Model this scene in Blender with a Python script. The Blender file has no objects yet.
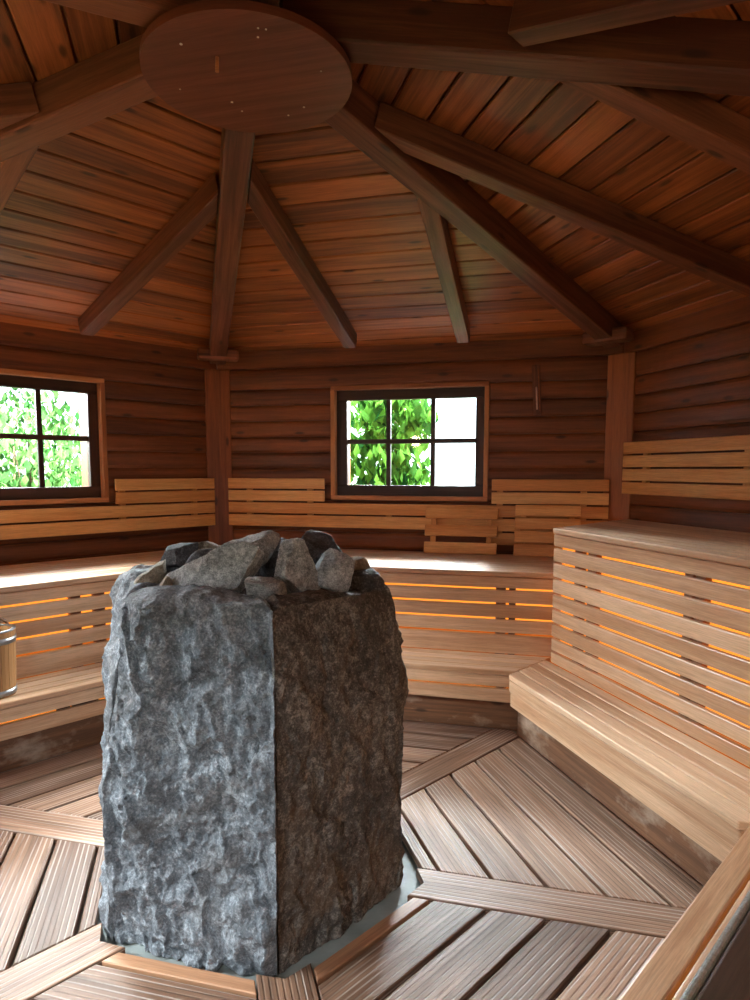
import bpy, bmesh, math, random, functools
from mathutils import Vector, Matrix, noise

random.seed(7)
COL = bpy.context.scene.collection
PI = math.pi
T30 = math.tan(PI / 6)
C30 = math.cos(PI / 6)
AP = 2.70                      # distance from the hut's centre to each of its six walls


# ------------------------------------------------------------------ frames
def nrm(k):
    a = PI / 2 - k * PI / 3
    return Vector((math.cos(a), math.sin(a), 0))


def tng(k):
    a = PI / 2 - k * PI / 3
    return Vector((math.sin(a), -math.cos(a), 0))


def WM(k):
    """wall frame: x along the wall, y outward, z up, origin at the hut's centre"""
    t, n = tng(k), nrm(k)
    return Matrix(((t.x, n.x, 0, 0), (t.y, n.y, 0, 0), (0, 0, 1, 0), (0, 0, 0, 1)))


def CM(k):
    """corner frame (corner between wall k-1 and wall k): x radial, y sideways, z up"""
    a = PI / 2 - (k - .5) * PI / 3
    r = Vector((math.cos(a), math.sin(a), 0))
    s = Vector((-r.y, r.x, 0))
    return Matrix(((r.x, s.x, 0, 0), (r.y, s.y, 0, 0), (0, 0, 1, 0), (0, 0, 0, 1)))


def FM(o, x, y, z):
    return Matrix(((x.x, y.x, z.x, o.x), (x.y, y.y, z.y, o.y), (x.z, y.z, z.z, o.z), (0, 0, 0, 1)))


# ------------------------------------------------------------------ mesh builder
ORI = {}


class MB:
    def __init__(self):
        self.bm = bmesh.new()
        self.uv = self.bm.loops.layers.uv.new('UVMap')
        self.tone = self.bm.faces.layers.float.new('tone')
        self.done = self.bm.faces.layers.int.new('painted')
        self.uv = self.bm.loops.layers.uv['UVMap']
        self.tone = self.bm.faces.layers.float['tone']

    def _paint(self, faces, M, tone=None, flip=False):
        """UVs in metres, u along the board's x axis"""
        Mi = M.inverted()
        R = Mi.to_3x3()
        tone = random.random() if tone is None else tone
        ou, ov = random.uniform(0, 60), random.uniform(0, 60)
        for f in faces:
            f.normal_update()
            n = R @ f.normal
            f[self.tone] = tone
            f[self.done] = 1
            ax = max(range(3), key=lambda i: abs(n[i]))
            for lp in f.loops:
                p = Mi @ lp.vert.co
                if flip:
                    u, v = (p.z, p.x + p.y)
                elif ax == 0:
                    u, v = p.y * .15, p.z
                elif ax == 1:
                    u, v = p.x, p.z
                else:
                    u, v = p.x, p.y
                lp[self.uv].uv = (u + ou, v + ov)

    def box(self, M, x0, x1, y0, y1, z0, z1, bev=.003, s0=0., s1=0., seg=1, tone=None, flip=False, y_ref=0.):
        """board; its ends shear with y: x = x0 + s0*y"""
        vs = []
        for z in (z0, z1):
            for y in (y0, y1):
                for x, s in ((x0, s0), (x1, s1)):
                    vs.append(self.bm.verts.new(M @ Vector((x + s * (y - y_ref), y, z))))
        q = [(0, 2, 3, 1), (4, 5, 7, 6), (0, 1, 5, 4), (2, 6, 7, 3), (0, 4, 6, 2), (1, 3, 7, 5)]
        fs = [self.bm.faces.new([vs[i] for i in f]) for f in q]
        if bev > 0:
            es = list({e for f in fs for e in f.edges})
            r = bmesh.ops.bevel(self.bm, geom=es, offset=bev, segments=seg, affect='EDGES', profile=.5)
            fs = [f for f in self.bm.faces if not f[self.done]]
        self._paint(fs, M, tone, flip)
        return fs

    def prism(self, M, prof, x0, x1, s0=0., s1=0., tone=None, smooth=False):
        """profile of (y, z) points pushed along x"""
        a = [self.bm.verts.new(M @ Vector((x0 + s0 * y, y, z))) for y, z in prof]
        b = [self.bm.verts.new(M @ Vector((x1 + s1 * y, y, z))) for y, z in prof]
        n = len(prof)
        fs = []
        for i in range(n):
            j = (i + 1) % n
            f = self.bm.faces.new((a[i], a[j], b[j], b[i]))
            f.smooth = smooth
            fs.append(f)
        fs.append(self.bm.faces.new(a[::-1]))
        fs.append(self.bm.faces.new(b))
        self._paint(fs, M, tone)
        return fs

    def poly(self, M, pts, z0, z1, tone=None, bev=0.):
        """flat outline (x, y) with thickness"""
        a = [self.bm.verts.new(M @ Vector((x, y, z0))) for x, y in pts]
        b = [self.bm.verts.new(M @ Vector((x, y, z1))) for x, y in pts]
        n = len(pts)
        fs = [self.bm.faces.new(a[::-1]), self.bm.faces.new(b)]
        for i in range(n):
            j = (i + 1) % n
            fs.append(self.bm.faces.new((a[i], a[j], b[j], b[i])))
        if bev > 0:
            es = list(fs[1].edges)
            r = bmesh.ops.bevel(self.bm, geom=es, offset=bev, segments=1, affect='EDGES', profile=.5)
            fs = [f for f in self.bm.faces if not f[self.done]]
        self._paint(fs, M, tone)

    def lathe(self, M, prof, seg=48, closed=False, smooth=True, tone=None):
        rings = []
        for r, z in prof:
            rings.append([self.bm.verts.new(M @ Vector((r * math.cos(2 * PI * i / seg), r * math.sin(2 * PI * i / seg), z))) for i in range(seg)])
        n = len(rings)
        fs = []
        for i in range(n if closed else n - 1):
            A, B = rings[i], rings[(i + 1) % n]
            for j in range(seg):
                f = self.bm.faces.new((A[j], A[(j + 1) % seg], B[(j + 1) % seg], B[j]))
                f.smooth = smooth
                fs.append(f)
        if not closed:
            fs.append(self.bm.faces.new(rings[0][::-1]))
            fs.append(self.bm.faces.new(rings[-1]))
        self._paint(fs, M, tone, True)
        return fs

    def tube(self, pts, r, seg=8):
        pts = [Vector(p) for p in pts]
        rings = []
        for i, p in enumerate(pts):
            d = (pts[min(i + 1, len(pts) - 1)] - pts[max(i - 1, 0)]).normalized()
            u = d.cross(Vector((0, 0, 1)))
            if u.length < .1:
                u = d.cross(Vector((1, 0, 0)))
            u.normalize()
            w = d.cross(u)
            rr = r[i] if isinstance(r, (list, tuple)) else r
            rings.append([self.bm.verts.new(p + (u * math.cos(2 * PI * j / seg) + w * math.sin(2 * PI * j / seg)) * rr) for j in range(seg)])
        fs = []
        for A, B in zip(rings, rings[1:]):
            for j in range(seg):
                f = self.bm.faces.new((A[j], A[(j + 1) % seg], B[(j + 1) % seg], B[j]))
                f.smooth = True
                fs.append(f)
        fs.append(self.bm.faces.new(rings[0][::-1]))
        fs.append(self.bm.faces.new(rings[-1]))
        self._paint(fs, Matrix.Identity(4))

    def build(self, name, mat, parent=None, base=None, normals=True):
        if normals:
            bmesh.ops.recalc_face_normals(self.bm, faces=self.bm.faces[:])
        o = Vector(ORI[parent.name]) if parent else Vector(base or (0, 0, 0))
        bmesh.ops.translate(self.bm, vec=-o, verts=self.bm.verts[:])
        me = bpy.data.meshes.new(name)
        self.bm.to_mesh(me)
        self.bm.free()
        me.materials.append(mat)
        ob = bpy.data.objects.new(name, me)
        COL.objects.link(ob)
        if parent:
            ob.parent = parent
        else:
            ob.location = o
        ORI[ob.name] = o[:]
        return ob


def tag(o, label=None, cat=None, group=None, kind=None):
    if label:
        o['label'] = label
    if cat:
        o['category'] = cat
    if group:
        o['group'] = group
    if kind:
        o['kind'] = kind
    return o


def thing(name, loc, label, cat, group=None, kind=None):
    o = bpy.data.objects.new(name, None)
    o.empty_display_size = .1
    COL.objects.link(o)
    o.location = loc
    ORI[o.name] = tuple(loc)
    return tag(o, label, cat, group, kind)


# ------------------------------------------------------------------ materials
def srgb(r, g, b):
    f = lambda c: (c / 12.92 if c <= .04045 else ((c + .055) / 1.055) ** 2.4)
    return (f(r / 255), f(g / 255), f(b / 255), 1)


def new_mat(name):
    m = bpy.data.materials.new(name)
    m.use_nodes = True
    nt = m.node_tree
    nt.nodes.clear()
    out = nt.nodes.new('ShaderNodeOutputMaterial')
    return m, nt, out


def N(nt, t, **kw):
    n = nt.nodes.new(t)
    for k, v in kw.items():
        if k in n.inputs:
            n.inputs[k].default_value = v
        else:
            setattr(n, k, v)
    return n


def ramp(nt, fac, stops):
    r = nt.nodes.new('ShaderNodeValToRGB')
    e = r.color_ramp.elements
    while len(e) < len(stops):
        e.new(.5)
    for i, (p, c) in enumerate(stops):
        e[i].position = p
        e[i].color = c
    nt.links.new(fac, r.inputs[0])
    return r.outputs[0]


def math_n(nt, op, a, b=None, clamp=False):
    n = nt.nodes.new('ShaderNodeMath')
    n.operation = op
    n.use_clamp = clamp
    for i, v in enumerate((a, b)):
        if v is None:
            continue
        if isinstance(v, (int, float)):
            n.inputs[i].default_value = v
        else:
            nt.links.new(v, n.inputs[i])
    return n.outputs[0]


def mix_c(nt, fac, a, b, mode='MIX'):
    n = nt.nodes.new('ShaderNodeMix')
    n.data_type = 'RGBA'
    n.blend_type = mode
    for i, v in ((0, fac), (6, a), (7, b)):
        if isinstance(v, (int, float)):
            n.inputs[i].default_value = v
        elif isinstance(v, tuple):
            n.inputs[i].default_value = v
        else:
            nt.links.new(v, n.inputs[i])
    return n.outputs[2]


def wood(name, dark, light, rough=.5, bump=.15, knots=0., var=.35, grooves=0., spec=.4, blotch=None):
    m, nt, out = new_mat(name)
    L = nt.links.new
    uv = N(nt, 'ShaderNodeUVMap')
    def mapped(su, sv):
        mp = N(nt, 'ShaderNodeMapping')
        mp.inputs['Scale'].default_value = (su, sv, 1)
        L(uv.outputs[0], mp.inputs['Vector'])
        return mp.outputs[0]
    n1 = N(nt, 'ShaderNodeTexNoise', Scale=1., Detail=5., Roughness=.6, Distortion=.6)
    L(mapped(1.6, 38), n1.inputs['Vector'])
    n2 = N(nt, 'ShaderNodeTexNoise', Scale=1., Detail=2., Roughness=.5, Distortion=.3)
    L(mapped(.7, 9), n2.inputs['Vector'])
    n3 = N(nt, 'ShaderNodeTexNoise', Scale=1., Detail=3., Roughness=.7)
    L(mapped(9, 220), n3.inputs['Vector'])
    g = math_n(nt, 'ADD', math_n(nt, 'MULTIPLY', n1.outputs['Fac'], .5), math_n(nt, 'MULTIPLY', n2.outputs['Fac'], .5))
    at = N(nt, 'ShaderNodeAttribute', attribute_name='tone')
    tone = math_n(nt, 'MULTIPLY', math_n(nt, 'SUBTRACT', at.outputs['Fac'], .5), var)
    g = math_n(nt, 'ADD', g, tone)
    col = ramp(nt, g, [(.36, srgb(*dark)), (.64, srgb(*light))])
    fine = ramp(nt, n3.outputs['Fac'], [(.35, (.66, .66, .66, 1)), (.6, (1, 1, 1, 1))])
    col = mix_c(nt, .7, col, fine, 'MULTIPLY')
    hgt = math_n(nt, 'ADD', math_n(nt, 'MULTIPLY', n1.outputs['Fac'], .6), math_n(nt, 'MULTIPLY', n3.outputs['Fac'], .4))
    if knots > 0:
        vo = N(nt, 'ShaderNodeTexVoronoi', voronoi_dimensions='2D', Scale=1., Randomness=1.)
        L(mapped(2.3, 7.5), vo.inputs['Vector'])
        sep = N(nt, 'ShaderNodeSeparateColor')
        L(vo.outputs['Color'], sep.inputs[0])
        on = math_n(nt, 'LESS_THAN', sep.outputs[0], knots)
        k = N(nt, 'ShaderNodeMapRange', interpolation_type='SMOOTHSTEP')
        L(vo.outputs['Distance'], k.inputs['Value'])
        k.inputs['From Min'].default_value = .04
        k.inputs['From Max'].default_value = .13
        k.inputs['To Min'].default_value = 1
        k.inputs['To Max'].default_value = 0
        kn = math_n(nt, 'MULTIPLY', k.outputs[0], on)
        d = tuple(x * .45 for x in dark)
        col = mix_c(nt, math_n(nt, 'MULTIPLY', kn, .75), col, srgb(*d))
    if blotch:
        nb = N(nt, 'ShaderNodeTexNoise', Scale=1., Detail=6., Roughness=.65)
        L(mapped(3, 5), nb.inputs['Vector'])
        b = ramp(nt, nb.outputs['Fac'], [(.52, (0, 0, 0, 1)), (.72, (1, 1, 1, 1))])
        col = mix_c(nt, math_n(nt, 'MULTIPLY', b, .6), col, srgb(*blotch))
    if grooves > 0:
        sx = N(nt, 'ShaderNodeSeparateXYZ')
        L(uv.outputs[0], sx.inputs[0])
        # about nine shallow grooves over a board's width
        fr = math_n(nt, 'FRACT', math_n(nt, 'MULTIPLY', sx.outputs[1], grooves))
        tri = math_n(nt, 'ABSOLUTE', math_n(nt, 'SUBTRACT', fr, .5))
        gr = N(nt, 'ShaderNodeMapRange', interpolation_type='SMOOTHSTEP')
        L(tri, gr.inputs['Value'])
        gr.inputs['From Min'].default_value = .06
        gr.inputs['From Max'].default_value = .20
        hgt = math_n(nt, 'ADD', math_n(nt, 'MULTIPLY', hgt, .35), math_n(nt, 'MULTIPLY', gr.outputs[0], 1.3))
        inv = math_n(nt, 'SUBTRACT', 1., gr.outputs[0])
        np_ = N(nt, 'ShaderNodeTexNoise', Scale=1., Detail=1.)
        L(mapped(1.3, 16), np_.inputs['Vector'])
        pale = ramp(nt, np_.outputs['Fac'], [(.44, (.10, .065, .045, 1)), (.52, (.66, .58, .52, 1))])
        col = mix_c(nt, math_n(nt, 'MULTIPLY', inv, .38), col, pale)
    bs = N(nt, 'ShaderNodeBsdfPrincipled')
    bs.inputs['Specular IOR Level'].default_value = spec
    L(col, bs.inputs['Base Color'])
    rr = ramp(nt, n1.outputs['Fac'], [(.2, (rough + .1,) * 3 + (1,)), (.8, (rough - .08,) * 3 + (1,))])
    L(rr, bs.inputs['Roughness'])
    bp = N(nt, 'ShaderNodeBump', Strength=bump, Distance=.004 if grooves else .003)
    L(hgt, bp.inputs['Height'])
    L(bp.outputs[0], bs.inputs['Normal'])
    L(bs.outputs[0], out.inputs[0])
    return m


def plain(name, col, rough=.5, metal=0., bump=0., scale=30., spec=.5):
    m, nt, out = new_mat(name)
    L = nt.links.new
    bs = N(nt, 'ShaderNodeBsdfPrincipled')
    bs.inputs['Roughness'].default_value = rough
    bs.inputs['Metallic'].default_value = metal
    bs.inputs['Specular IOR Level'].default_value = spec
    tc = N(nt, 'ShaderNodeTexCoord')
    nz = N(nt, 'ShaderNodeTexNoise', Scale=scale, Detail=5., Roughness=.6)
    L(tc.outputs['Object'], nz.inputs['Vector'])
    c = srgb(*col)
    v = ramp(nt, nz.outputs['Fac'], [(.3, tuple(x * .75 for x in c[:3]) + (1,)), (.7, tuple(min(1, x * 1.2) for x in c[:3]) + (1,))])
    L(v, bs.inputs['Base Color'])
    if bump:
        bp = N(nt, 'ShaderNodeBump', Strength=bump, Distance=.004)
        L(nz.outputs['Fac'], bp.inputs['Height'])
        L(bp.outputs[0], bs.inputs['Normal'])
    L(bs.outputs[0], out.inputs[0])
    return m


def rock(name, dark, mid, light, brown, brown_amt=.3, rough=.75, scale=1., spec=.35):
    m, nt, out = new_mat(name)
    L = nt.links.new
    tc = N(nt, 'ShaderNodeTexCoord')
    def nz(s, d=8., r=.65, dist=0.):
        n = N(nt, 'ShaderNodeTexNoise', Scale=s * scale, Detail=d, Roughness=r, Distortion=dist)
        L(tc.outputs['Object'], n.inputs['Vector'])
        return n.outputs['Fac']
    a, b, f, w = nz(5.5, 9, .7, .6), nz(38, 6, .7), nz(140, 3, .6), nz(3.2, 4, .6, 1.2)
    g = math_n(nt, 'ADD', math_n(nt, 'MULTIPLY', a, .30), math_n(nt, 'ADD', math_n(nt, 'MULTIPLY', b, .42), math_n(nt, 'MULTIPLY', f, .28)))
    col = ramp(nt, g, [(.36, srgb(*dark)), (.5, srgb(*mid)), (.63, srgb(*light))])
    bm_ = ramp(nt, w, [(.5, (0, 0, 0, 1)), (.66, (1, 1, 1, 1))])
    col = mix_c(nt, math_n(nt, 'MULTIPLY', bm_, brown_amt), col, srgb(*brown))
    vo = N(nt, 'ShaderNodeTexVoronoi', Scale=75. * scale)
    L(tc.outputs['Object'], vo.inputs['Vector'])
    sp = ramp(nt, vo.outputs['Distance'], [(.12, (1, 1, 1, 1)), (.3, (0, 0, 0, 1))])
    col = mix_c(nt, math_n(nt, 'MULTIPLY', sp, .28), col, srgb(*light))
    bs = N(nt, 'ShaderNodeBsdfPrincipled')
    bs.inputs['Roughness'].default_value = rough
    bs.inputs['Specular IOR Level'].default_value = spec
    L(col, bs.inputs['Base Color'])
    h = math_n(nt, 'ADD', math_n(nt, 'MULTIPLY', b, .7), math_n(nt, 'MULTIPLY', f, .35))
    bp = N(nt, 'ShaderNodeBump', Strength=.85, Distance=.018)
    L(h, bp.inputs['Height'])
    L(bp.outputs[0], bs.inputs['Normal'])
    L(bs.outputs[0], out.inputs[0])
    return m


def emit(name, col, s):
    m, nt, out = new_mat(name)
    e = N(nt, 'ShaderNodeEmission', Color=col, Strength=s)
    nt.links.new(e.outputs[0], out.inputs[0])
    return m


def glass_mat():
    m, nt, out = new_mat('window_glass')
    L = nt.links.new
    tr = N(nt, 'ShaderNodeBsdfTransparent', Color=(.93, .97, .97, 1))
    gl = N(nt, 'ShaderNodeBsdfGlossy', Roughness=.03, Color=(1, 1, 1, 1))
    mx = N(nt, 'ShaderNodeMixShader')
    fr = N(nt, 'ShaderNodeFresnel', IOR=1.45)
    L(fr.outputs[0], mx.inputs[0])
    L(tr.outputs[0], mx.inputs[1])
    L(gl.outputs[0], mx.inputs[2])
    L(mx.outputs[0], out.inputs[0])
    return m


def leaf_mat(name, c1, c2):
    m, nt, out = new_mat(name)
    L = nt.links.new
    at = N(nt, 'ShaderNodeAttribute', attribute_name='tone')
    col = ramp(nt, at.outputs['Fac'], [(0, srgb(*c1)), (1, srgb(*c2))])
    df = N(nt, 'ShaderNodeBsdfDiffuse')
    tl = N(nt, 'ShaderNodeBsdfTranslucent')
    L(col, df.inputs[0])
    L(col, tl.inputs[0])
    mx = N(nt, 'ShaderNodeMixShader')
    mx.inputs[0].default_value = .3
    L(df.outputs[0], mx.inputs[1])
    L(tl.outputs[0], mx.inputs[2])
    L(mx.outputs[0], out.inputs[0])
    return m


M_WALL = wood('dark_log_boards', (86, 43, 21), (138, 76, 40), .5, .18, .3, .2)
M_CEIL = wood('ceiling_boards', (104, 54, 28), (188, 108, 56), .40, .15, .45, .16)
M_RAFT = wood('rafter_timber', (88, 46, 28), (146, 88, 58), .5, .2, .25, .3)
M_POST = wood('post_timber', (104, 52, 24), (160, 90, 44), .5, .2, .35, .3)
M_TRIM = wood('window_trim_wood', (150, 90, 50), (196, 130, 80), .45, .15, .1, .3)
M_SASH = wood('dark_sash_wood', (46, 26, 20), (76, 46, 34), .45, .12, 0, .3)
M_BENCH = wood('bench_slats_wood', (188, 142, 106), (228, 190, 156), .36, .12, 0, .22)
M_RACK = wood('backrest_warm_lit_wood', (212, 142, 76), (242, 184, 116), .45, .12, 0, .22)  # bench wood with the warm bounce light put into its orange colour
M_BATT = wood('batten_wood', (96, 58, 38), (140, 92, 62), .5, .15, 0, .3)
M_KICK = wood('kick_board_wood', (98, 64, 42), (146, 102, 70), .5, .15, .1, .3, blotch=(205, 185, 165))  # base colour darkened for the shade the boards lie in
M_DECK = wood('grooved_decking', (104, 76, 60), (166, 128, 104), .5, .5, 0, .3, grooves=52.)
M_PLAIN_DECK = wood('smooth_decking', (140, 96, 70), (186, 138, 104), .5, .15, .1, .4)
M_DISC = wood('disc_plywood', (96, 48, 32), (128, 70, 48), .45, .1, .06, .1)
M_STAVE = wood('bucket_staves', (150, 104, 60), (200, 150, 96), .5, .2, 0, .6)
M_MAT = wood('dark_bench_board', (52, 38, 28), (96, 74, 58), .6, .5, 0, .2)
M_EDGE = plain('painted_edge_light', (168, 178, 182), .55, 0, .6, 120.)  # worn bench edge, the window light it catches painted as pale colour
M_STEEL = plain('hoop_steel', (150, 150, 152), .35, .9, .1)
M_SCREW = plain('screw_heads', (225, 215, 200), .4, .3)
M_CONC = plain('concrete_slab', (128, 134, 132), .6, 0, .3, 9.)
M_DARK = plain('dark_backing', (40, 22, 14), .8)
M_TUBE = plain('pale_tube', (235, 205, 190), .2)
M_GLASS = glass_mat()
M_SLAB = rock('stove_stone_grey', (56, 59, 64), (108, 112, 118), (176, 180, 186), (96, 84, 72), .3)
M_SLAB2 = rock('stove_stone_brown_shaded', (34, 30, 28), (84, 77, 72), (158, 150, 142), (112, 88, 66), .4)  # browner stone, its colour also darkened for the slabs on the shaded side
M_STN1 = rock('stone_pale', (64, 66, 68), (160, 162, 162), (232, 233, 232), (130, 120, 106), .2, scale=1.6)
M_STN2 = rock('stone_dark', (34, 34, 36), (76, 78, 82), (132, 134, 140), (96, 82, 70), .3, scale=1.6)
M_STN3 = rock('stone_tan', (84, 76, 66), (146, 136, 120), (200, 190, 174), (166, 132, 96), .5, scale=1.6)
M_LED = emit('led_strip', (1., .31, .035, 1), 1.45)
M_LEDLOW = emit('led_strip_low', (1., .24, .025, 1), .6)

# ------------------------------------------------------------------ setting: floor
m = MB()
m.poly(Matrix.Identity(4), [(3.3 * math.cos(i * PI / 3 + 0), 3.3 * math.sin(i * PI / 3)) for i in range(6)], -.25, -.04)
floor = m.build('floor', M_CONC)
tag(floor, 'floor of grooved hardwood decking laid around the stone stove', 'floor', kind='structure')

DE = [.577, .626, .632, .797, .806, .969, .980, 1.147, 1.158, 1.335, 1.346, 1.520]
DE = [(.577, .625), (.639, .795), (.811, .968), (.984, 1.147), (1.163, 1.334), (1.351, 1.522)]
for k in range(-2, 4):
    W = WM(k)
    for i, (d0, d1) in enumerate(DE):
        e = .083 / C30 + .006
        m = MB()
        ya = -e / 1.
        m.box(W, e, -e, d0, d1, -.036 if i else -.034, -.001, .003, -T30, T30)
        o = m.build('deck_board', M_PLAIN_DECK if (i == 0 and k in (-3, 3, 2)) else M_DECK, floor)
for k in range(-2, 4):
    Cm = CM(k)
    m = MB()
    w = .083
    e0 = lambda s: (.555 - abs(s) * .5) / C30
    e1 = lambda s: (1.528 - abs(s) * .5) / C30
    m.poly(Cm, [(e0(-w), -w), (e1(-w), -w), (e1(0), 0), (e1(w), w), (e0(w), w), (e0(0), 0)], -.036, 0, bev=.003)
    o = m.build('radial_board', M_DECK, floor)

# ------------------------------------------------------------------ setting: walls
WN = {0: 'back', 1: 'right', 2: 'near_right', 3: 'near', -2: 'near_left', -1: 'left'}
ROW0, PITCH = .015, .125
OPEN = {0: (-.560, .600, 1.300, 2.120), -1: (-.560, .600, 1.300, 2.120), -2: (-.560, .600, 1.300, 2.120), 3: (-.45, .45, 0, 2.02)}
rows = [(-.05, ROW0)] + [(ROW0 + i * PITCH, ROW0 + (i + 1) * PITCH) for i in range(17)] + [(2.14, 2.30)]


def log_prof(z0, z1, gap=.0025):
    h = z1 - z0
    pts = [(AP + .07, z0 + gap), (AP + .022, z0 + gap)]
    for i in range(7):
        a = i / 6
        y = AP + .008 - .010 * (1 - (2 * a - 1) ** 4)
        pts.append((y, z0 + gap + a * (h - 2 * gap)))
    pts += [(AP + .022, z1 - gap), (AP + .07, z1 - gap)]
    return pts


for k in range(-2, 4):
    W = WM(k)
    m = MB()
    for z0, z1 in rows:
        spans = [(-1.452, 1.452)]
        if k in OPEN:
            a, b, c, d = OPEN[k]
            if z1 > c + .001 and z0 < d - .001:
                # boards that the opening cuts are notched: keep the strip above or below it
                spans = [(-1.452, a), (b, 1.452)]
                if z0 < c - .004:
                    m.prism(W, log_prof(z0, c), a, b)
                if z1 > d + .004:
                    m.prism(W, log_prof(d, z1), a, b)
        for s0, s1 in spans:
            m.prism(W, log_prof(z0, z1), s0, s1)
    # solid outer skin
    yo0, yo1 = AP + .065, AP + .10
    if k in OPEN:
        a, b, c, d = OPEN[k]
        m.box(W, -1.495, a, yo0, yo1, -.2, 2.6, 0)
        m.box(W, b, 1.495, yo0, yo1, -.2, 2.6, 0)
        m.box(W, a, b, yo0, yo1, d, 2.6, 0)
        if c > 0:
            m.box(W, a, b, yo0, yo1, -.2, c, 0)
    else:
        m.box(W, -1.495, 1.495, yo0, yo1, -.2, 2.6, 0)
    o = m.build('wall_' + WN[k], M_WALL)
    tag(o, {0: 'dark brown log board wall behind the stove with the middle window', 1: 'dark brown log board wall at right above the tallest bench',
            -1: 'dark brown log board wall at left with a window', 2: 'log board wall at near right behind the viewer',
            3: 'log board wall with the door behind the viewer', -2: 'log board wall at near left beyond the frame'}[k], 'wall', kind='structure')
    m = MB()
    m.box(W, 0.002, -.002, AP - .03, AP + .11, 2.301, 2.47, .006, -T30, T30)
    o = m.build('trim_%d' % (k + 3), M_WALL)
    tag(o, 'dark wall plate beam under the roof along the %s wall' % WN[k].replace('_', ' '), 'wall plate', kind='structure')

for k, lab in ((0, 'square brown corner post left of the middle window'), (1, 'square brown corner post right of the middle window'),
               (-1, 'corner post at the far left wall end'), (2, 'corner post at the near right wall end'),
               (3, 'corner post right of the door'), (-2, 'corner post left of the door')):
    m = MB()
    m.box(CM(k), 3.052, 3.33, -.099, .099, -.05, 2.303, .006, flip=True)
    o = m.build('corner_post', M_POST, base=CM(k) @ Vector((3.1, 0, 0)))
    tag(o, lab, 'post', 'corner posts of the hut')


# ------------------------------------------------------------------ windows
def make_window(k, num, label):
    W = WM(k)
    r = thing('window_%d' % num, W @ Vector((0, AP, 1.3)), label, 'window', kind='structure')
    a, b, c, d = OPEN[k]
    # lighter casing around the opening
    m = MB()
    y0, y1 = AP - .016, AP + .06
    w = .032
    m.box(W, a - .028, b + .028, y0, y1, d - .004, d + .028, .003)
    m.box(W, a - .028, b + .028, y0, y1, c - .030, c + .004, .003)
    m.box(W, a - .030, a + .004, y0, y1, c + .004, d - .004, .003, flip=True)
    m.box(W, b - .004, b + .030, y0, y1, c + .004, d - .004, .003, flip=True)
    m.build('casing', M_TRIM, r)
    # dark sash
    m = MB()
    y0, y1 = AP + .045, AP + .10
    gx0, gx1, gz0, gz1 = -.474, .528, 1.384, 2.042
    m.box(W, a, b, y0, y1, gz1, d, .004)
    m.box(W, a, b, y0, y1, c, gz0, .004)
    m.box(W, a, gx0, y0, y1, gz0, gz1, .004, flip=True)
    m.box(W, gx1, b, y0, y1, gz0, gz1, .004, flip=True)
    m.build('sash', M_SASH, r)
    m = MB()
    y0, y1 = AP + .055, AP + .09
    m.box(W, gx0, gx1, y0, y1, 1.706, 1.741, .003)
    m.build('glazing_bar', M_SASH, r)
    for x in (-.160, .187):
        m = MB()
        m.box(W, x, x + .034, y0 + .002, y1 - .002, gz0, gz1, .003, flip=True)
        m.build('glazing_bar', M_SASH, r)
    xs = [(gx0, -.160), (-.126, .187), (.221, gx1)]
    for x0, x1 in xs:
        for z0, z1 in ((gz0, 1.706), (1.741, gz1)):
            m = MB()
            m.box(W, x0, x1, AP + .072, AP + .076, z0, z1, 0)
            m.build('pane', M_GLASS, r)
    # outer jamb boards
    m = MB()
    m.box(W, a - .02, a + .05, AP + .11, AP + .26, c, d, .003, flip=True)
    m.box(W, b - .05, b + .02, AP + .11, AP + .26, c, d, .003, flip=True)
    m.box(W, a - .02, b + .02, AP + .11, AP + .26, d, d + .03, .003)
    m.box(W, a - .02, b + .02, AP + .11, AP + .28, c - .03, c, .003)
    m.build('outer_jamb', M_WALL, r)
    return r


make_window(0, 1, 'six pane dark framed window in the back wall above the stove')
make_window(-1, 2, 'dark framed window cut off by the left edge of the photo')
make_window(-2, 3, 'window in the near left wall outside the photo')

# glazed door behind the viewer
W = WM(3)
r = thing('door_1', W @ Vector((0, AP, 0)), 'glazed door in the wall behind the viewer', 'door', kind='structure')
m = MB()
for x0, x1 in ((-.47, -.36), (.36, .47)):
    m.box(W, x0, x1, AP + .02, AP + .07, 0, 2.03, .004, flip=True)
m.box(W, -.36, .36, AP + .02, AP + .07, 1.90, 2.03, .004)
m.box(W, -.36, .36, AP + .02, AP + .07, 0, .18, .004)
m.build('door_frame', M_SASH, r)
m = MB()
m.box(W, -.36, .36, AP + .04, AP + .048, .18, 1.90, 0)
m.build('pane', M_GLASS, r)
m = MB()
m.tube([W @ Vector((.41, AP + .02, 1.0)), W @ Vector((.41, AP - .05, 1.0)), W @ Vector((.41, AP - .05, 1.25)), W @ Vector((.41, AP + .02, 1.25))], .012)
m.build('handle', M_POST, r)

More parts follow.
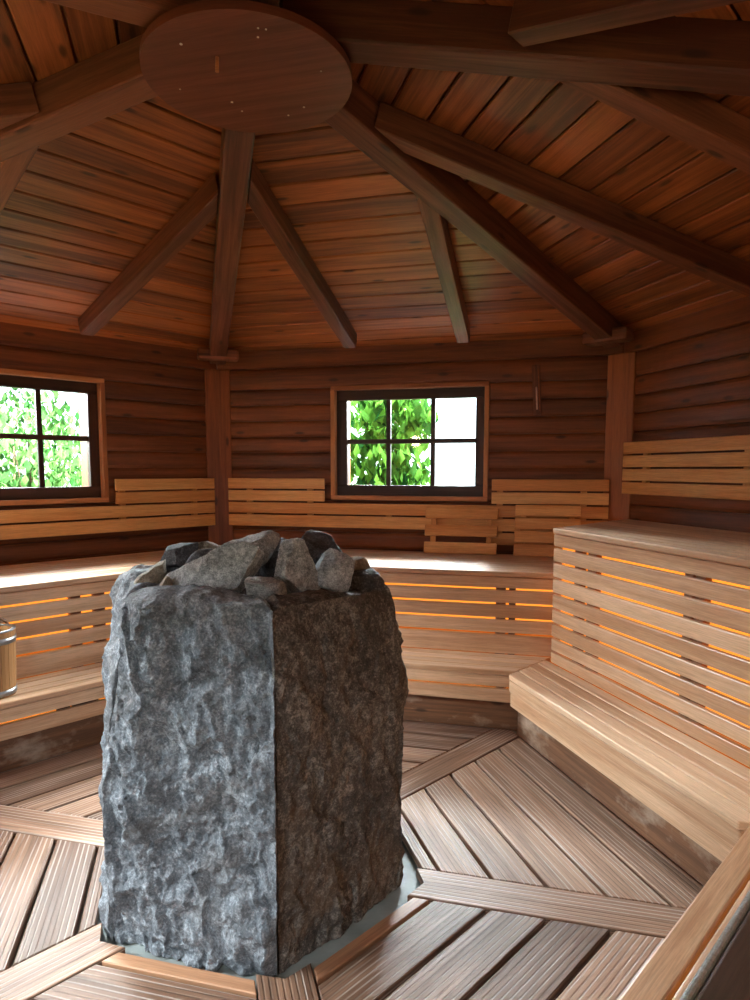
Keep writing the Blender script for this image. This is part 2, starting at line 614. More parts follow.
# ------------------------------------------------------------------ ceiling and rafters
ZB0, SL = 2.961, .252
zc = lambda d: ZB0 + .145 - SL * d
zb = lambda d: ZB0 - SL * d
m = MB()
cs, sn = 1 / math.hypot(1, SL), SL / math.hypot(1, SL)
for k in range(-2, 4):
    t, n = tng(k), nrm(k)
    yv = (n * cs - Vector((0, 0, 1)) * sn)
    zv = (n * sn + Vector((0, 0, 1)) * cs)
    F = FM(Vector((0, 0, zc(0))), t, yv, zv)
    d = .126
    while d < 2.72:
        d1 = d + .153
        m.box(F, 0, 0, d / cs + .0045, d1 / cs - .0045, 0, .022, .005, -T30 * cs, T30 * cs)
        d = d1
    a = [F @ Vector((-T30 * 2.9, 2.9 / cs, .03)), F @ Vector((T30 * 2.9, 2.9 / cs, .03)), F @ Vector((0, 0, .03))]
    f = m.bm.faces.new([m.bm.verts.new(p) for p in a])
    m._paint([f], F, 0.)
    a = [p + zv * .05 for p in a]
    f = m.bm.faces.new([m.bm.verts.new(p) for p in a])
    m._paint([f], F, 0.)
ceil = m.build('ceiling', M_CEIL, base=(0, 0, 2.4), normals=False)
tag(ceil, 'six sided pitched ceiling of knotty reddish brown boards', 'ceiling', kind='structure')

HL = {0: 'broad hip rafter running down to the post left of the back window',
      1: 'broad dark hip rafter running down to the post right of the back window',
      -1: 'hip rafter leaving the ceiling disc towards the left edge of the photo',
      2: 'hip rafter leaving the ceiling disc towards the upper right edge of the photo',
      -2: 'dark hip rafter crossing the top left corner of the photo',
      3: 'hip rafter in the dark above the ceiling disc at the top of the photo'}
hx, hz = C30 / math.hypot(C30, 0) * 1, SL * C30
ln = math.hypot(1, hz)
for k in range(-2, 4):
    Cm = CM(k)
    rr = (Cm @ Vector((1, 0, 0)))
    ss = (Cm @ Vector((0, 1, 0)))
    xv = (rr - Vector((0, 0, 1)) * hz) / ln
    zv = (rr * hz + Vector((0, 0, 1))) / ln
    F = FM(Vector((0, 0, ZB0)), xv, ss, zv)
    o = thing('hip_rafter', Cm @ Vector((2.7, 0, zb(2.7 * C30))), HL[k], 'rafter', 'hip rafters of the hexagonal roof')
    m = MB()
    m.box(F, .13, 2.93 * ln, -.062, .062, 0, .140, .010, seg=2)
    m.build('beam', M_RAFT, o)
    m = MB()
    m.box(Cm, 2.76, 2.90, -.155, .155, zb(2.86 * C30) + .002, zb(2.86 * C30) + .085, .02, seg=2)
    m.build('bearing_block', M_RAFT, o)
JT = {(0, -1): -.35, (0, 1): .465, (-1, 1): .41, (-1, -1): -.44, (1, -1): -.26, (1, 1): .48, (2, -1): -.365}
JL = {(0, -1): 'short rafter over the back wall between the left post and the back window',
      (0, 1): 'short rafter over the back wall above the right end of the back window',
      (-1, 1): 'short rafter sloping down to the left beside the broad hip rafter under the disc',
      (-1, -1): 'short orange lit rafter cut off by the left edge of the photo',
      (1, -1): 'long dark rafter branching right from the hip rafter above the right post',
      (1, 1): 'short rafter branching below the upper right hip rafter',
      (2, -1): 'topmost rafter at upper right with its cut end showing',
      (2, 1): 'short rafter of the near right roof slope outside the photo',
      (-2, 1): 'dark short rafter meeting the left hip rafter from behind',
      (-2, -1): 'short rafter of the near left roof slope outside the photo'}
for (k, s), lab in JL.items():
    t, n = tng(k), nrm(k)
    yv = (n * cs - Vector((0, 0, 1)) * sn)
    zv = (n * sn + Vector((0, 0, 1)) * cs)
    F = FM(Vector((0, 0, ZB0)), yv, -t, zv)
    x = JT.get((k, s), .385 * s)
    m = MB()
    # the upper end is cut to lie against the hip rafter's side
    c = x * -1
    d0 = (abs(x) + .064 / C30) / T30
    sh = (-1 if s > 0 else 1) / T30 / cs
    if (k, s) == (2, -1):
        d0, sh = .83, 0.
    m.box(F, d0 / cs, (2.52 if (k, s) == (1, -1) else 2.42) / cs, c - .045, c + .045, .028, .138, .005, s0=sh, y_ref=c)
    o = m.build('jack_rafter', M_RAFT, base=(n * 2.3 + t * x + Vector((0, 0, zb(2.3)))))
    tag(o, lab, 'rafter', 'short rafters between the hip rafters')

# round board under the ridge
r = thing('ceiling_disc', (0, 0, 2.845), 'round reddish wooden board under the roof centre', 'ceiling disc')
m = MB()
I4 = Matrix.Identity(4)
seg = 96
ring = [(.357 * math.cos(2 * PI * i / seg), .357 * math.sin(2 * PI * i / seg)) for i in range(seg)]
m.poly(I4, ring, 2.845, 2.872, tone=.5)
m.build('round_board', M_DISC, r)
for x, y in ((.145, -.246), (.127, -.207), (.166, -.235), (-.123, -.236), (-.258, -.015), (-.108, .17), (.127, .201), (.26, .007), (-.117, .105), (.05, .24)):
    m = MB()
    rr = random.uniform(.003, .005)
    m.lathe(Matrix.Translation((x, y, 2.8435)), [(rr, .003), (rr, 0), (rr * .5, -.001)], 10)
    m.build('screw', M_SCREW, r)
m = MB()
m.tube([(-.044, -.148, 2.85), (-.046, -.146, 2.80)], .006, 10)
m.build('peg', M_TRIM, r)
m = MB()
m.lathe(I4, [(.11, 2.872), (.11, 3.10)], 12, smooth=False)
m.build('hub', M_RAFT, r)

# ------------------------------------------------------------------ benches
ZL, ZUB, ZUR = .376, .890, 1.172
NOSE, FR = 1.440, 1.785


def bat_box(m, W, x0, x1, y, z0, z1):
    m.box(W, x0, x1, y, y + .035, z0, z1, .002, flip=True)


GB = [.780, .688, .595, .502]
GR = [1.060, .972, .880, .789, .699, .614, .527, .446]


def upper_bench(k, name, label, zt, gaps, bats, dark=False, e0=0., e1=0., nose=FR - .012):
    W = WM(k)
    o = thing(name, W @ Vector((0, 2.2, 0)), label, 'bench', 'upper benches around the stove')
    th = .032
    edges = [nose + i * (2.638 - nose) / 10 for i in range(11)]
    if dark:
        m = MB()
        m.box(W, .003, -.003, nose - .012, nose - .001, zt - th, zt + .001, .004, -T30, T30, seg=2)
        m.build('lit_worn_edge', M_EDGE, o)  # strip added to paint the light along the worn edge
    for i in range(10):
        m = MB()
        y1 = edges[i + 1]
        ee = min(e1, (2.63 - .5 * y1) / C30 - y1 * T30)
        m.box(W, .003 + e0, -.003 + (ee if e1 > 0 else e1), edges[i], edges[i + 1] - .009, zt - th, zt, .006, -T30, T30, seg=2)
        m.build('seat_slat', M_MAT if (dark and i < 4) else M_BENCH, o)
    cuts = [zt - th + .002] + gaps + [ZL - .002]
    for i in range(len(cuts) - 1):
        g0 = .0065
        m = MB()
        m.box(W, .002 + e0, -.002 + e1, FR, FR + .026, cuts[i + 1] + (g0 if i < len(cuts) - 2 else .003), cuts[i] - .0065, .006, -T30, T30, seg=2)
        m.build('front_slat', M_BENCH, o)
    for b in bats:
        m = MB()
        bat_box(m, W, b[0], b[1], FR + .0265, .36, zt - th)
        m.build('batten', M_BATT, o)
    # warm lamp strip board inside the bench
    yb = FR + .075
    m = MB()
    m.box(W, .02 + e0, -.02 + e1, yb, yb + .01, ZL + (.155 if zt < 1 else .11), zt - th - .06, 0, -T30, T30)
    m.build('light_strip', M_LED, o)
    m = MB()
    m.box(W, .02 + e0, -.02 + e1, yb, yb + .01, .30, ZL + (.150 if zt < 1 else .105), 0, -T30, T30)
    m.build('light_strip', M_LEDLOW, o)
    if k == -1:
        m = MB()
        m.box(W, .004, .018, FR + .028, 2.57, ZL + .002, zt - th - .002, .002, -T30, -T30, flip=True)
        m.build('end_panel', M_BENCH, o)
    m = MB()
    m.box(W, .02 + e0, -.02, AP - .115, AP - .068, zt - th - .06, zt - th, 0, -T30, T30)
    m.build('wall_bearer', M_BATT, o)
    return o


def lower_bench(k, label, led, bats, e0=0., e1=0., nose=NOSE):
    W = WM(k)
    o = thing('lower_bench', W @ Vector((0, 1.6, 0)), label, 'bench', 'lower benches around the stove')
    th = .030
    edges = [nose + i * (1.794 - nose) / 4 for i in range(5)]
    for i in range(4):
        m = MB()
        m.box(W, .003 + e0, -.003 + e1, edges[i], edges[i + 1] - .008, ZL - th, ZL, .006, -T30, T30, seg=2)
        m.build('seat_slat', M_BENCH, o)
    m = MB()
    m.box(W, .002 + e0, -.002 + e1, nose + .004, nose + .030, ZL - .098, ZL - th - .002, .005, -T30, T30, seg=2)
    m.build('front_slat', M_BENCH, o)
    m = MB()
    y = nose + (.004 if led else .018)
    m.box(W, .002 + e0, -.002 + e1, y, y + .026, ZL - .188, ZL - .110 - (0 if led else -.006), .005, -T30, T30, seg=2)
    m.build('front_slat', M_BENCH, o)
    for b in bats:
        m = MB()
        bat_box(m, W, b[0], b[1], nose + .045, .19, ZL - th - .002)
        m.build('batten', M_BATT, o)
    if led:
        m = MB()
        m.box(W, .02 + e0, -.02 + e1, nose + .085, nose + .092, .17, ZL - th - .012, 0, -T30, T30)
        m.build('light_strip', M_LED, o)
    if k == -1:
        m = MB()
        m.box(W, .004, .020, nose + .034, 1.520, .185, ZL - th - .002, .002, -T30, -T30, flip=True)
        m.build('end_panel', M_BENCH, o)
    m = MB()
    m.box(W, .004 + e0, -.004 + e1, 1.525, 1.547, -.002, ZL - th - .002, .003, -T30, T30)
    m.build('kick_board', M_KICK, o)
    return o


upper_bench(0, 'upper_bench', 'upper slatted bench along the back wall under the middle window', ZUB, GB, [(-.9, -.85), (-.82, -.77), (-.2, -.14), (-.12, -.06), (.76, .82), (.84, .88)], e1=.125)
upper_bench(-1, 'upper_bench', 'upper slatted bench along the left wall behind the wooden bucket', ZUB, GB, [(-.006, .055), (.13, .195), (-.9, -.85), (.80, .86), (.9, .95)])
upper_bench(1, 'upper_bench', 'tallest slatted bench along the right wall with seven glowing gaps', ZUR, GR, [(-.725, -.665), (-.60, -.525), (.115, .165), (.18, .235), (.85, .90), (.93, .98)], e0=.125)
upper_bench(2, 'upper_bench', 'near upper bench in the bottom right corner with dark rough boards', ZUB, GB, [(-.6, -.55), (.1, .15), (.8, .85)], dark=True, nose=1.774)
lower_bench(0, 'lower slatted step bench along the back wall behind the stove', True, [(.79, .84), (-.5, -.45)], e1=.07)
lower_bench(-1, 'lower slatted step bench along the left wall carrying the bucket', True, [(-.21, -.15), (-.13, .0), (.6, .65)])
lower_bench(1, 'lower slatted step bench along the right wall over the sunlit deck', False, [(-.3, -.25), (.5, .55)], e0=.07)
lower_bench(2, 'lower slatted step bench crossing the bottom right corner', True, [(-.3, -.25), (.5, .55)], nose=1.468)


# ------------------------------------------------------------------ wall backrests
def rack(k, label, slats, bats, zlo, zhi):
    W = WM(k)
    o = thing('slatted_backrest', W @ Vector((0, AP - .06, zlo)), label, 'backrest', 'slatted backrests fixed to the walls')
    for x0, x1, z0, z1 in slats:
        m = MB()
        m.box(W, x0, x1, AP - .058, AP - .034, z0, z1, .004, seg=2)
        m.build('slat', M_RACK, o)
    for x, z0, z1 in bats:
        m = MB()
        m.box(W, x - .022, x + .022, AP - .0335, AP - .003, z0, z1, .002, flip=True)
        m.build('batten', M_RACK, o)
    return o


def win_rack(k, label, fifth):
    zz = [(1.353, 1.437), (1.257, 1.341), (1.158, 1.244), (1.054, 1.146)]
    sl = [(-1.452, -.632, *zz[0]), (-1.452, -.632, *zz[1]), (.662, 1.478, *zz[0]), (.662, 1.478, *zz[1]), (-1.452, 1.478, *zz[2]), (-1.452, 1.478, *zz[3])]
    if fifth:
        sl.append((.662, 1.478, .955, 1.042))
    bt = [(-1.28, 1.06, 1.43), (-.76, 1.06, 1.43), (-.12, 1.06, 1.24), (.72, .96 if fifth else 1.06, 1.43), (1.31, .96 if fifth else 1.06, 1.43)]
    return rack(k, label, sl, bt, 1.05, 1.44)


win_rack(0, 'slatted backrest wrapped around the lower edge of the back window', True)
win_rack(-1, 'slatted backrest wrapped around the lower edge of the left window', False)
rack(1, 'four slat backrest on the right wall above the tallest bench', [(-1.470, 1.47, 1.342 + i * .0905, 1.342 + i * .0905 + .079) for i in range(4)],
     [(-1.27, 1.35, 1.69), (-.44, 1.35, 1.69), (.4, 1.35, 1.69), (1.2, 1.35, 1.69)], 1.34, 1.70)


def loose_backrest(t0, t1, n, h, gap, y0, y1, label):
    W = WM(0)
    x = tng(0)
    a, b = W @ Vector(((t0 + t1) / 2, y0, ZUB)), W @ Vector(((t0 + t1) / 2 + .006, y1, ZUB + n * h + (n - 1) * gap))
    zv = (b - a).normalized()
    yv = zv.cross(x).normalized()
    F = FM(a, x, yv, zv)
    o = thing('portable_backrest', a, label, 'backrest', 'loose backrests leaning on the back wall')
    w = (t1 - t0) / 2
    for i in range(n):
        m = MB()
        z0 = i * (h + gap)
        m.box(F, -w, w, -.012, .012, z0 + .003, z0 + h, .005, seg=2)
        m.build('slat', M_RACK, o)
    for s in (-1, 1):
        m = MB()
        m.box(F, s * (w - .06) - .02, s * (w - .06) + .02, .0125, .036, .01, n * h + (n - 1) * gap - .01, .003, flip=True)
        m.build('batten', M_RACK, o)


loose_backrest(.180, .712, 3, .086, .041, 2.535, 2.592, 'three slat loose backrest leaning below the right end of the back window')
loose_backrest(.832, 1.286, 4, .084, .011, 2.535, 2.592, 'four slat loose backrest leaning next to the right corner post')

# wall thermometer
W = WM(0)
r = thing('wall_thermometer', W @ Vector((.965, AP, 1.9)), 'narrow dark wooden thermometer hanging right of the back window', 'thermometer')
Rt = Matrix.Rotation(-.06, 4, 'Y')
F = W @ Matrix.Translation((.965, AP - .012, 2.075)) @ Rt
m = MB()
m.box(F, -.028, .028, -.012, .012, -.178, .178, .006, seg=2, flip=True)
m.build('back_board', M_RAFT, r)
m = MB()
m.tube([F @ Vector((-.002, -.016, -.140)), F @ Vector((-.002, -.016, .02))], .006, 10)
m.build('glass_tube', M_TUBE, r)
m = MB()
m.box(F, .012, .020, -.016, -.012, -.15, .15, 0)
m.build('scale_strip', M_POST, r)

# ------------------------------------------------------------------ bucket
bc = WM(-1) @ Vector((-.482, 1.612, ZL))
r = thing('wooden_bucket', bc, 'round wooden bucket with steel hoops on the left lower bench', 'bucket')
Mb = Matrix.Translation(bc)
m = MB()
ns = 18
for i in range(ns):
    a0, a1 = 2 * PI * i / ns + .006, 2 * PI * (i + 1) / ns - .006
    tone = random.random()
    pr = []
    for rr, z in ((.112, 0.002), (.123, .332)):
        for q in (0, -.016):
            for a in (a0, (a0 + a1) / 2, a1):
                pr.append(m.bm.verts.new(Mb @ Vector(((rr + q) * math.cos(a), (rr + q) * math.sin(a), z))))
    fs = []
    def Q(*ix):
        fs.append(m.bm.faces.new([pr[j] for j in ix]))
    for j in (0, 1):
        Q(j, j + 1, 7 + j, 6 + j)
        Q(3 + j, 9 + j, 10 + j, 4 + j)
        Q(6 + j, 7 + j, 10 + j, 9 + j)
        Q(j, 3 + j, 4 + j, j + 1)
    Q(0, 6, 9, 3)
    Q(2, 5, 11, 8)
    m._paint(fs, Mb, tone, True)
m.lathe(Mb, [(.100, .02), (.100, .035)], 36)
m.build('staves', M_STAVE, r)
for z0, z1 in ((.272, .302), (.012, .040)):
    m = MB()
    rr = lambda z: .112 + .011 * z / .332
    m.lathe(Mb, [(rr(z0), z0), (rr(z0) + .003, z0), (rr(z1) + .003, z1), (rr(z1), z1)], 48, closed=True)
    m.build('hoop', M_STEEL, r)
m = MB()
m.lathe(Mb, [(.1235, .331), (.1235, .338), (.106, .338), (.106, .331)], 48, closed=True)
m.build('rim', M_STEEL, r)
m = MB()
lx = tng(-1)
pts = [Mb @ (lx * (.115 * math.cos(a)) + Vector((0, 0, .33 + .05 * math.sin(a)))) + nrm(-1) * .08 for a in [PI * i / 10 for i in range(11)]]
m.tube(pts, .008, 8)
m.build('handle', M_BATT, r)


# ------------------------------------------------------------------ stone stove
def fbm(p, s, o=5, h=.9):
    return noise.fractal(Vector(p) * s, h, 2.0, o)


def rmf(p, s, o=5):
    return noise.ridged_multi_fractal(Vector(p) * s, .9, 2.1, o, 1.0, 2.0)


def sstep(a, b, x):
    t = min(1, max(0, (x - a) / (b - a)))
    return t * t * (3 - 2 * t)


HST = 1.128


@functools.lru_cache(maxsize=None)
def cellrnd(a, b, c):
    r = random.Random(a * 7919 + b * 104729 + c * 31)
    return [r.random(), r.random(), r.uniform(-1, 1), r.uniform(-1, 1), r.uniform(-1, 1)]


def facets(x, y, s, seed, tilt):
    """split-face relief: every cell of a jittered grid is a little tilted plane"""
    x, y = x * s + y * s * .4, y * s * .5
    ix, iy = math.floor(x), math.floor(y)
    best = None
    for i in (-1, 0, 1):
        for j in (-1, 0, 1):
            r = cellrnd(ix + i, iy + j, seed)
            cx, cy = ix + i + r[0], iy + j + r[1]
            d = (x - cx) ** 2 + (y - cy) ** 2
            if best is None or d < best[0]:
                best = (d, r[2], (x - cx) * r[3] + (y - cy) * r[4])
    return best[1] * .5 + best[2] * tilt


stove = thing('stone_stove', (0, 0, -.04), 'massive grey rough stone stove heaped with rocks at the room centre', 'stove')
R0 = .608


def slab(j, nu, ns, mat, seed, front):
    """one split-faced stone: outer face, rounded rim, top and inner face"""
    a0, a1 = -PI * 2 / 3 + j * PI / 3, -PI / 3 + j * PI / 3
    P0, P1 = Vector((math.cos(a0), math.sin(a0), 0)), Vector((math.cos(a1), math.sin(a1), 0))
    nn = (P0 + P1).normalized()
    m = MB()
    prof = []
    for i in range(ns + 1):
        z = -.035 + (HST - .03 + .035) * i / ns
        prof.append((0, z))
    for i in range(1, 7):
        a = PI / 2 * i / 6
        prof.append((.035 * (1 - math.cos(a)) , HST - .03 + .03 * math.sin(a)))
    for i in range(1, 9):
        prof.append((.035 + .10 * i / 8, HST))
    for i in range(1, 9):
        prof.append((.135 + .01 * i / 8, HST - .28 * i / 8))
    grid = []
    for iu in range(nu + 1):
        u = iu / nu
        row = []
        for (ind, z) in prof:
            zz = max(0, z)
            rad = R0 * (.965 + .025 * sstep(0, .45, zz / HST) - .060 * sstep(.6, 1.0, zz / HST))
            rad *= 1 - .02 * (1 - sstep(0, .07, zz + .03))
            if j == 5:
                rad += .034 * (1 - u) - .08 * u * sstep(.25, 1.15, zz) - .06 * (1 - u) * sstep(1.03, 1.16, zz)
            elif j == 4:
                rad += .034 * u - .06 * u * sstep(1.03, 1.16, zz)
            elif j == 1:
                rad -= .010 + .020 * u + .025 * u * sstep(1.0, 1.15, zz)
            elif j == 0:
                rad -= .08 * max(0, 1 - u / .30) ** 1.3 * sstep(.25, 1.15, zz)
            elif j == 2:
                rad -= (.030 + .025 * sstep(1.0, 1.15, zz)) * (1 - u)
            P = P0.lerp(P1, u) * (rad - ind / C30)
            P.z = z
            q = P * 1.0 + Vector((seed * 7.3, seed * 3.1, seed))
            edge = min(1, min(u, 1 - u) / .06)
            edge = edge * edge * (3 - 2 * edge)
            big = fbm(q, 3.2, 3) * .030
            mid = (rmf(q + Vector((0, 0, fbm(q, 5, 2) * .1)), 6.5, 4) - 1.2) * .013
            cell = noise.voronoi(q * Vector((1, 1, .7)).length * 4.2)[0]
            chip = (cell[1] - cell[0]) * -.016
            det = fbm(q, 24, 4) * .006
            fin = (rmf(q * 1.0 + Vector((3, 1, 2)), 15, 4) - 1.1) * .0075
            wx, wz = u * .6 + fbm(q, 9, 3) * .03, zz + fbm(q + Vector((5, 0, 0)), 9, 3) * .03
            fac = facets(wx, wz, 6.5, j, 1.2) * .013 + facets(wx, wz, 17, j + 9, 1.3) * .0065
            amp = .5 if j == 1 else 1.15
            hgt = (big + mid * .5 + chip * .5 + fin * .8 + fac * 1.5) * (.25 + .75 * edge) * amp + det
            if front:
                # upright buttress on the left half, hollow to its right, ledge near the foot
                ridge = .34 - .10 * sstep(.05, .6, HST - zz) + .04 * fbm((u * 2, zz * 4, 1), 1.5, 3)
                hgt += .050 * (1 - sstep(ridge - .03, ridge + .12, u)) * sstep(.30, .65, zz) * edge - .020 * edge
                led = .205 - .07 * u + .03 * fbm((u * 3, 0, 2), 2., 3)
                hgt += .045 * (1 - sstep(led - .012, led + .05, zz)) * edge * .8
            top = sstep(HST - .04, HST, z)
            if ind > 0.12:
                hgt *= .3
            w = 1 - top
            P += nn * hgt * w
            P.z += top * (fbm(q, 4, 3) * .022 + det * 1.2) - top * .02 * (1 - edge)
            P.z -= top * (.05 * u if j == 1 else .012 * (1 - u) if j == 0 else 0)
            row.append(m.bm.verts.new(P + Vector((-.012, -.008, 0))))
        grid.append(row)
    fs = []
    for iu in range(nu):
        for i in range(len(prof) - 1):
            f = m.bm.faces.new((grid[iu][i], grid[iu + 1][i], grid[iu + 1][i + 1], grid[iu][i + 1]))
            f.smooth = True
            fs.append(f)
    fs.append(m.bm.faces.new(grid[0]))
    fs.append(m.bm.faces.new(grid[-1][::-1]))
    m._paint(fs, I4, .5)
    # pull the two edges in by a hair so that the joints read as dark seams
    mid = nn * R0 * .9
    for iu in (0, nu):
        for v in grid[iu]:
            t = (P1 - P0).normalized()
            v.co += t * (.0025 if iu == 0 else -.0025)
    return m.build('stone_slab', mat, stove, normals=False)


slab(0, 150, 240, M_SLAB, 1.7, True)
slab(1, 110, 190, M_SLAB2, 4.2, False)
slab(5, 60, 120, M_SLAB, 8.9, False)
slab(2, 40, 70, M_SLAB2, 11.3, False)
slab(3, 40, 70, M_SLAB, 15.7, False)
slab(4, 40, 70, M_SLAB, 19.1, False)
m = MB()
m.poly(I4, [(.42 * math.cos(i * PI / 3), .42 * math.sin(i * PI / 3)) for i in range(6)], .98, 1.03, tone=.2)
m.build('stone_grate', M_DARK, stove)


def stone(P, size, rot, mat, seed, label, planes=9, cut=.72):
    rnd = random.Random(seed)
    bm = bmesh.new()
    bmesh.ops.create_icosphere(bm, subdivisions=5, radius=1.)
    pl = []
    for _ in range(planes + 4):
        v = Vector((rnd.gauss(0, 1), rnd.gauss(0, 1), rnd.gauss(0, 1))).normalized()
        pl.append((v, rnd.uniform(cut - .22, cut + .08)))
    Rm = Matrix.Rotation(rot[2], 3, 'Z') @ Matrix.Rotation(rot[1], 3, 'Y') @ Matrix.Rotation(rot[0], 3, 'X')
    s = Vector(size)
    for v in bm.verts:
        p = v.co.copy()
        for n, d in pl:
            e = p.dot(n) - d
            if e > 0:
                p -= n * e * .97
        q = p * 1.0 + Vector((seed * 3.3, seed, seed * 1.7))
        p += p.normalized() * (fbm(q, 1.6, 4) * .05 + (rmf(q, 3., 4) - 1.1) * .02 + fbm(q, 9, 3) * .014)
        p = Vector((p.x * s.x, p.y * s.y, p.z * s.z))
        v.co = Rm @ p
    me = bpy.data.meshes.new('stove_rock')
    for f in bm.faces:
        f.smooth = True
    bm.to_mesh(me)
    bm.free()
    me.materials.append(mat)
    o = bpy.data.objects.new('stove_rock', me)
    COL.objects.link(o)
    o.location = P
    ORI[o.name] = tuple(P)
    tag(o, label, 'rock', 'loose rocks heaped on the stove')
    return o


YW = -.4                         # bearing of the heap's near side
D2 = math.radians
stone((-.005, -.285, 1.174), (0.229, 0.101, 0.094), (.3, -.42, .05), M_STN1, 3, 'largest long grey rock lying slanted at the front of the heap', 8, .7)
stone((.005, -.060, 1.209), (0.133, 0.112, 0.094), (.2, -.5, .3), M_STN1, 8, 'pointed grey rock at the top of the heap behind the long one', 8, .7)
stone((.203, -.160, 1.154), (0.105, 0.096, 0.123), (.2, .3, .5), M_STN1, 12, 'upright pale grey rock with speckled top right of the heap middle', 8, .74)
stone((.150, -.315, 1.124), (0.091, 0.080, 0.075), (.1, .5, .7), M_STN1, 21, 'small wedge shaped rock at the front rim', 6, .62)
stone((.230, .085, 1.199), (0.139, 0.101, 0.080), (.2, .35, .2), M_STN2, 5, 'dark rock at the rear right of the heap', 8, .7)
stone((.318, -.060, 1.134), (0.101, 0.091, 0.108), (.1, .2, .2), M_STN1, 17, 'blocky grey rock at the right rim', 8, .68)
stone((-.285, -.240, 1.119), (0.075, 0.086, 0.094), (.3, .2, .4), M_STN3, 9, 'tan rock at the left rim', 8, .68)
stone((-.300, -.050, 1.179), (0.101, 0.086, 0.064), (.3, -.5, .2), M_STN2, 14, 'dark pointed rock at the rear left of the heap', 7, .66)
stone((-.230, .060, 1.189), (0.091, 0.086, 0.064), (.1, .2, .9), M_STN3, 26, 'pale tan rock at the back of the heap left of the post', 7, .66)
stone((.045, .150, 1.189), (0.069, 0.069, 0.061), (.4, .1, .4), M_STN2, 31, 'small dark rock peeking between the pointed and the rear right rocks', 7, .66)
stone((-.190, -.325, 1.089), (0.059, 0.053, 0.067), (.2, .5, .2), M_STN3, 35, 'small pale wedge below the left end of the long rock', 6, .64)
stone((.325, .110, 1.114), (0.080, 0.075, 0.088), (.5, .3, .6), M_STN3, 41, 'brownish rock at the right behind the blocky grey one', 7, .68)

stone((.085, .030, 1.165), (.080, .075, .085), (.4, .2, .1), M_STN2, 51, 'dark grey rock wedged behind the upright speckled rock', 8, .68)
stone((-.130, -.120, 1.150), (.085, .080, .075), (.2, .1, .5), M_STN2, 57, 'dark rock tucked behind the left end of the long rock', 8, .68)

# ------------------------------------------------------------------ outside
m = MB()
m.poly(I4, [(-30, -30), (30, -30), (30, 30), (-30, 30)], -.5, -.3)
g = m.build('ground', plain('lawn', (96, 120, 60), .9, 0, .3, 4.))
tag(g, 'lawn outside the windows', 'ground', kind='structure')

M_LEAF = leaf_mat('shrub_leaves', (16, 50, 22), (84, 130, 46))
M_LEAF2 = leaf_mat('hedge_leaves', (46, 92, 44), (118, 158, 88))
M_STEM = plain('shrub_stems', (92, 70, 46), .8)


def foliage(k, name, label, cat, n, blobs, size, mat, seed):
    W = WM(k)
    rnd = random.Random(seed)
    b0 = blobs[0]
    o = thing(name, W @ Vector((b0[0], b0[1], -.3)), label, cat)
    m = MB()
    for _ in range(n):
        bx, by, bz, rx, ry, rz = rnd.choice(blobs)
        v = Vector((rnd.gauss(0, 1), rnd.gauss(0, 1), rnd.gauss(0, 1))).normalized() * rnd.uniform(.55, 1.)
        p = Vector((bx + v.x * rx, by + v.y * ry, bz + v.z * rz))
        R = Matrix.Rotation(rnd.uniform(0, 6.28), 3, 'Z') @ Matrix.Rotation(rnd.uniform(.4, 2.2), 3, 'X')
        L = size * rnd.uniform(.6, 1.3)
        wd = L * .30
        pts = [(0, 0, 0), (wd, L * .4, .05 * L), (0, L, -.08 * L), (-wd, L * .4, .05 * L), (0, L * .4, 0)]
        vs = [m.bm.verts.new(W @ (p + R @ Vector(q))) for q in pts]
        tn = rnd.random()
        for ix in ((0, 1, 4), (1, 2, 4), (2, 3, 4), (3, 0, 4)):
            f = m.bm.faces.new([vs[i] for i in ix])
            f[m.tone] = tn
    m.build('foliage', mat, o, normals=False)
    m = MB()
    for bx, by, bz, rx, ry, rz in blobs:
        for _ in range(2):
            q = Vector((bx + rnd.uniform(-.3, .3) * rx, by, -.3))
            m.tube([W @ q, W @ Vector((bx + rnd.uniform(-.2, .2), by, bz * .5)), W @ Vector((bx, by, bz + rz * .6))], [.03, .02, .008], 6)
    m.build('stem', M_STEM, o)
    return o


foliage(0, 'garden_shrub', 'broad leaved green shrub close outside the back window', 'shrub', 2600,
        [(-1.3, 4.3, 1.35, .8, .5, .8), (-.65, 4.1, 1.0, .7, .4, .8), (-1.0, 4.5, 1.95, .9, .5, .45), (-.32, 4.3, 1.05, .36, .4, .65), (-.50, 4.6, 1.95, .45, .4, .42)], .15, M_LEAF, 4)
foliage(-1, 'garden_hedge', 'pale green hedge in the garden outside the left window', 'hedge', 7000,
        [(-1.6, 6.0, .9, .9, .6, .9), (-.7, 5.8, .9, .9, .6, .95), (.2, 5.8, 1.0, .9, .6, 1.0), (1.0, 5.9, 1.1, .9, .6, 1.1), (1.3, 6.3, 1.7, .7, .5, .8)], .11, M_LEAF2, 5)

# white shed far outside the left window
W = WM(-1)
r = thing('garden_shed', W @ Vector((-3.5, 10.5, -.3)), 'white boarded shed beyond the hedge outside the left window', 'shed')
M_WHITE = plain('white_boards', (226, 228, 230), .7)
m = MB()
for i in range(14):
    m.box(W, -7, 0.2, 10.4, 13, -.3 + i * .22, -.3 + i * .22 + .21, .01)
m.build('wall', M_WHITE, r)
m = MB()
m.prism(W, [(10.1, 2.78), (11.7, 3.7), (13.3, 2.78), (13.3, 2.86), (11.7, 3.8), (10.1, 2.86)], -7.2, .4)
m.build('roof', plain('pale_roof', (190, 194, 200), .6), r)

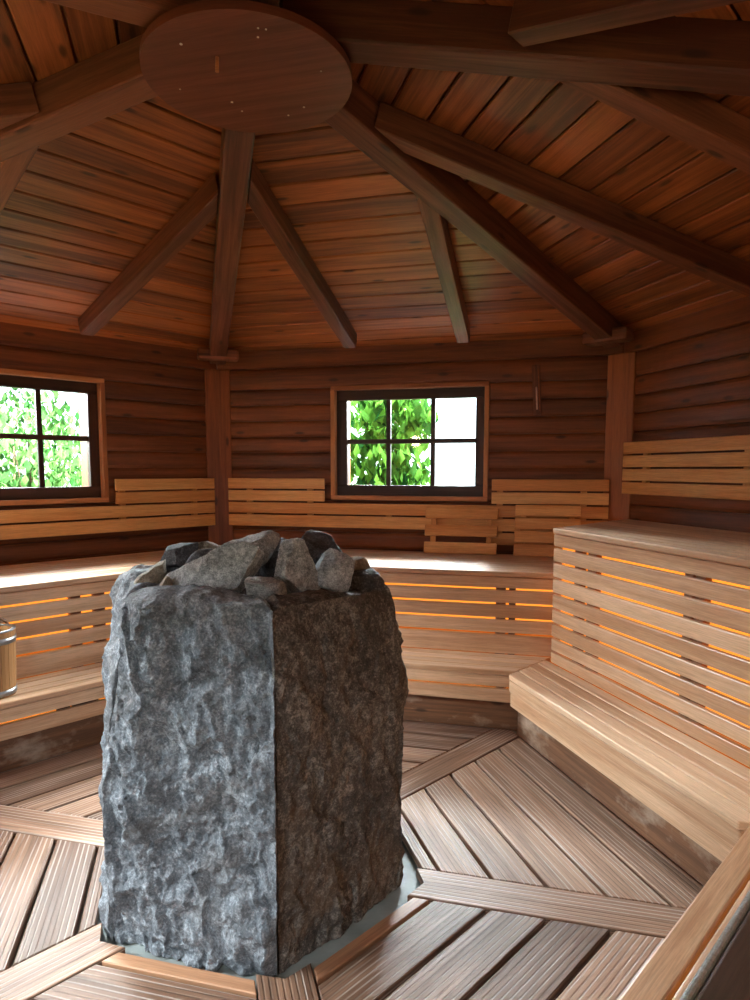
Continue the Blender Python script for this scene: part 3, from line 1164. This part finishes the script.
# ------------------------------------------------------------------ light
sc = bpy.context.scene
w = bpy.data.worlds.new('sky')
sc.world = w
w.use_nodes = True
nt = w.node_tree
nt.nodes.clear()
out = nt.nodes.new('ShaderNodeOutputWorld')
bg = nt.nodes.new('ShaderNodeBackground')
tc = nt.nodes.new('ShaderNodeTexCoord')
sx = nt.nodes.new('ShaderNodeSeparateXYZ')
nt.links.new(tc.outputs['Generated'], sx.inputs[0])
c = ramp(nt, sx.outputs[2], [(0., (.92, .97, 1.0, 1)), (.7, (.55, .75, 1.0, 1))])
nt.links.new(c, bg.inputs[0])
bg.inputs[1].default_value = 5.0
nt.links.new(bg.outputs[0], out.inputs[0])


def area(name, k, x, y, z, sx_, sy_, energy, col, aim):
    W = WM(k)
    L = bpy.data.lights.new(name, 'AREA')
    L.shape = 'RECTANGLE'
    L.size, L.size_y = sx_, sy_
    L.energy = energy
    L.color = col
    o = bpy.data.objects.new(name, L)
    COL.objects.link(o)
    p = W @ Vector((x, y, z))
    o.location = p
    o.rotation_euler = (Vector(aim) - p).to_track_quat('-Z', 'Y').to_euler()
    return o


DAY = (.93, .97, 1.0)
# daylight falling through the three windows and the glazed door, from the bright sky above the eaves
area('sky_back_window', 0, .9, 5.6, 3.35, 3.0, 1.7, 3800, DAY, WM(0) @ Vector((.0, 2.2, 1.4)))
area('sky_back_window_side', 0, -2.3, 5.6, 3.5, 2.0, 1.7, 4500, DAY, WM(0) @ Vector((.0, 2.7, 1.85)))
area('sky_left_window', -1, -.3, 5.6, 3.35, 3.0, 1.7, 3200, DAY, WM(-1) @ Vector((0, 2.2, 1.4)))
area('sky_near_left_window', -2, 0, 4.2, 3.1, 2.2, 1.3, 2500, DAY, WM(-2) @ Vector((0, 2.2, 1.4)))
area('sky_door', 3, 0, 4.2, 3.0, 2.0, 1.4, 330, DAY, WM(3) @ Vector((0, 2.2, .9)))

M_GLOBE = emit('fill_lamp_glow', (1., .74, .48, 1), 46.)
M_GLOBE2 = emit('lamp_glow_orange', (1., .44, .12, 1), 150.)
# near left lamp, and unseen lamps added around the viewer for warm fill
for k, x, z, lab in ((-2, 1.05, 2.0, 'warm wall lamp on the near left wall'), (2, -.2, 1.95, 'unseen warm lamp added on the near right wall'), (3, -.95, 1.95, 'unseen warm lamp added beside the door'), (3, .95, 1.95, 'unseen warm lamp added on the other side of the door')):
    lp = WM(k) @ Vector((x, AP - .10, z))
    r = thing('wall_lamp', WM(k) @ Vector((x, AP, z)), lab, 'lamp', 'warm wall lamps')
    m = MB()
    m.box(WM(k), x - .06, x + .06, AP - .03, AP - .001, z - .12, z + .12, .005)
    m.build('back_plate', M_RAFT, r)
    m = MB()
    m.lathe(Matrix.Translation(lp - Vector((0, 0, .07))), [(.05, 0), (.065, .03), (.065, .12), (.05, .15)], 24)
    m.build('lamp_globe', M_GLOBE if k != -2 else M_GLOBE2, r)

# ------------------------------------------------------------------ camera
cam = bpy.data.cameras.new('camera')
co = bpy.data.objects.new('camera', cam)
COL.objects.link(co)
R = Vector((0.96915377, 0.24645585, 0.00069219))
U = Vector((-0.02549014, 0.09744216, 0.99491471))
Fw = Vector((-0.2451351, 0.96424299, -0.10071863))
co.matrix_world = FM(Vector((1.02004872, -2.23666965, 1.50490504)), R, U, -Fw)
cam.sensor_fit = 'VERTICAL'
cam.sensor_height = 36
cam.sensor_width = 27
cam.lens = 655.5616 / 1000 * 36
cam.shift_y = .0361
cam.clip_start = .05
sc.camera = co
sc.view_settings.view_transform = 'Standard'
sc.view_settings.look = 'None'
sc.view_settings.gamma = 1
sc.view_settings.use_curve_mapping = False
sc.view_settings.exposure = 0.12
sc.cycles.use_denoising = True
sc.cycles.max_bounces = 12
sc.cycles.diffuse_bounces = 6
sc.cycles.transparent_max_bounces = 12
sc.cycles.sample_clamp_indirect = 6
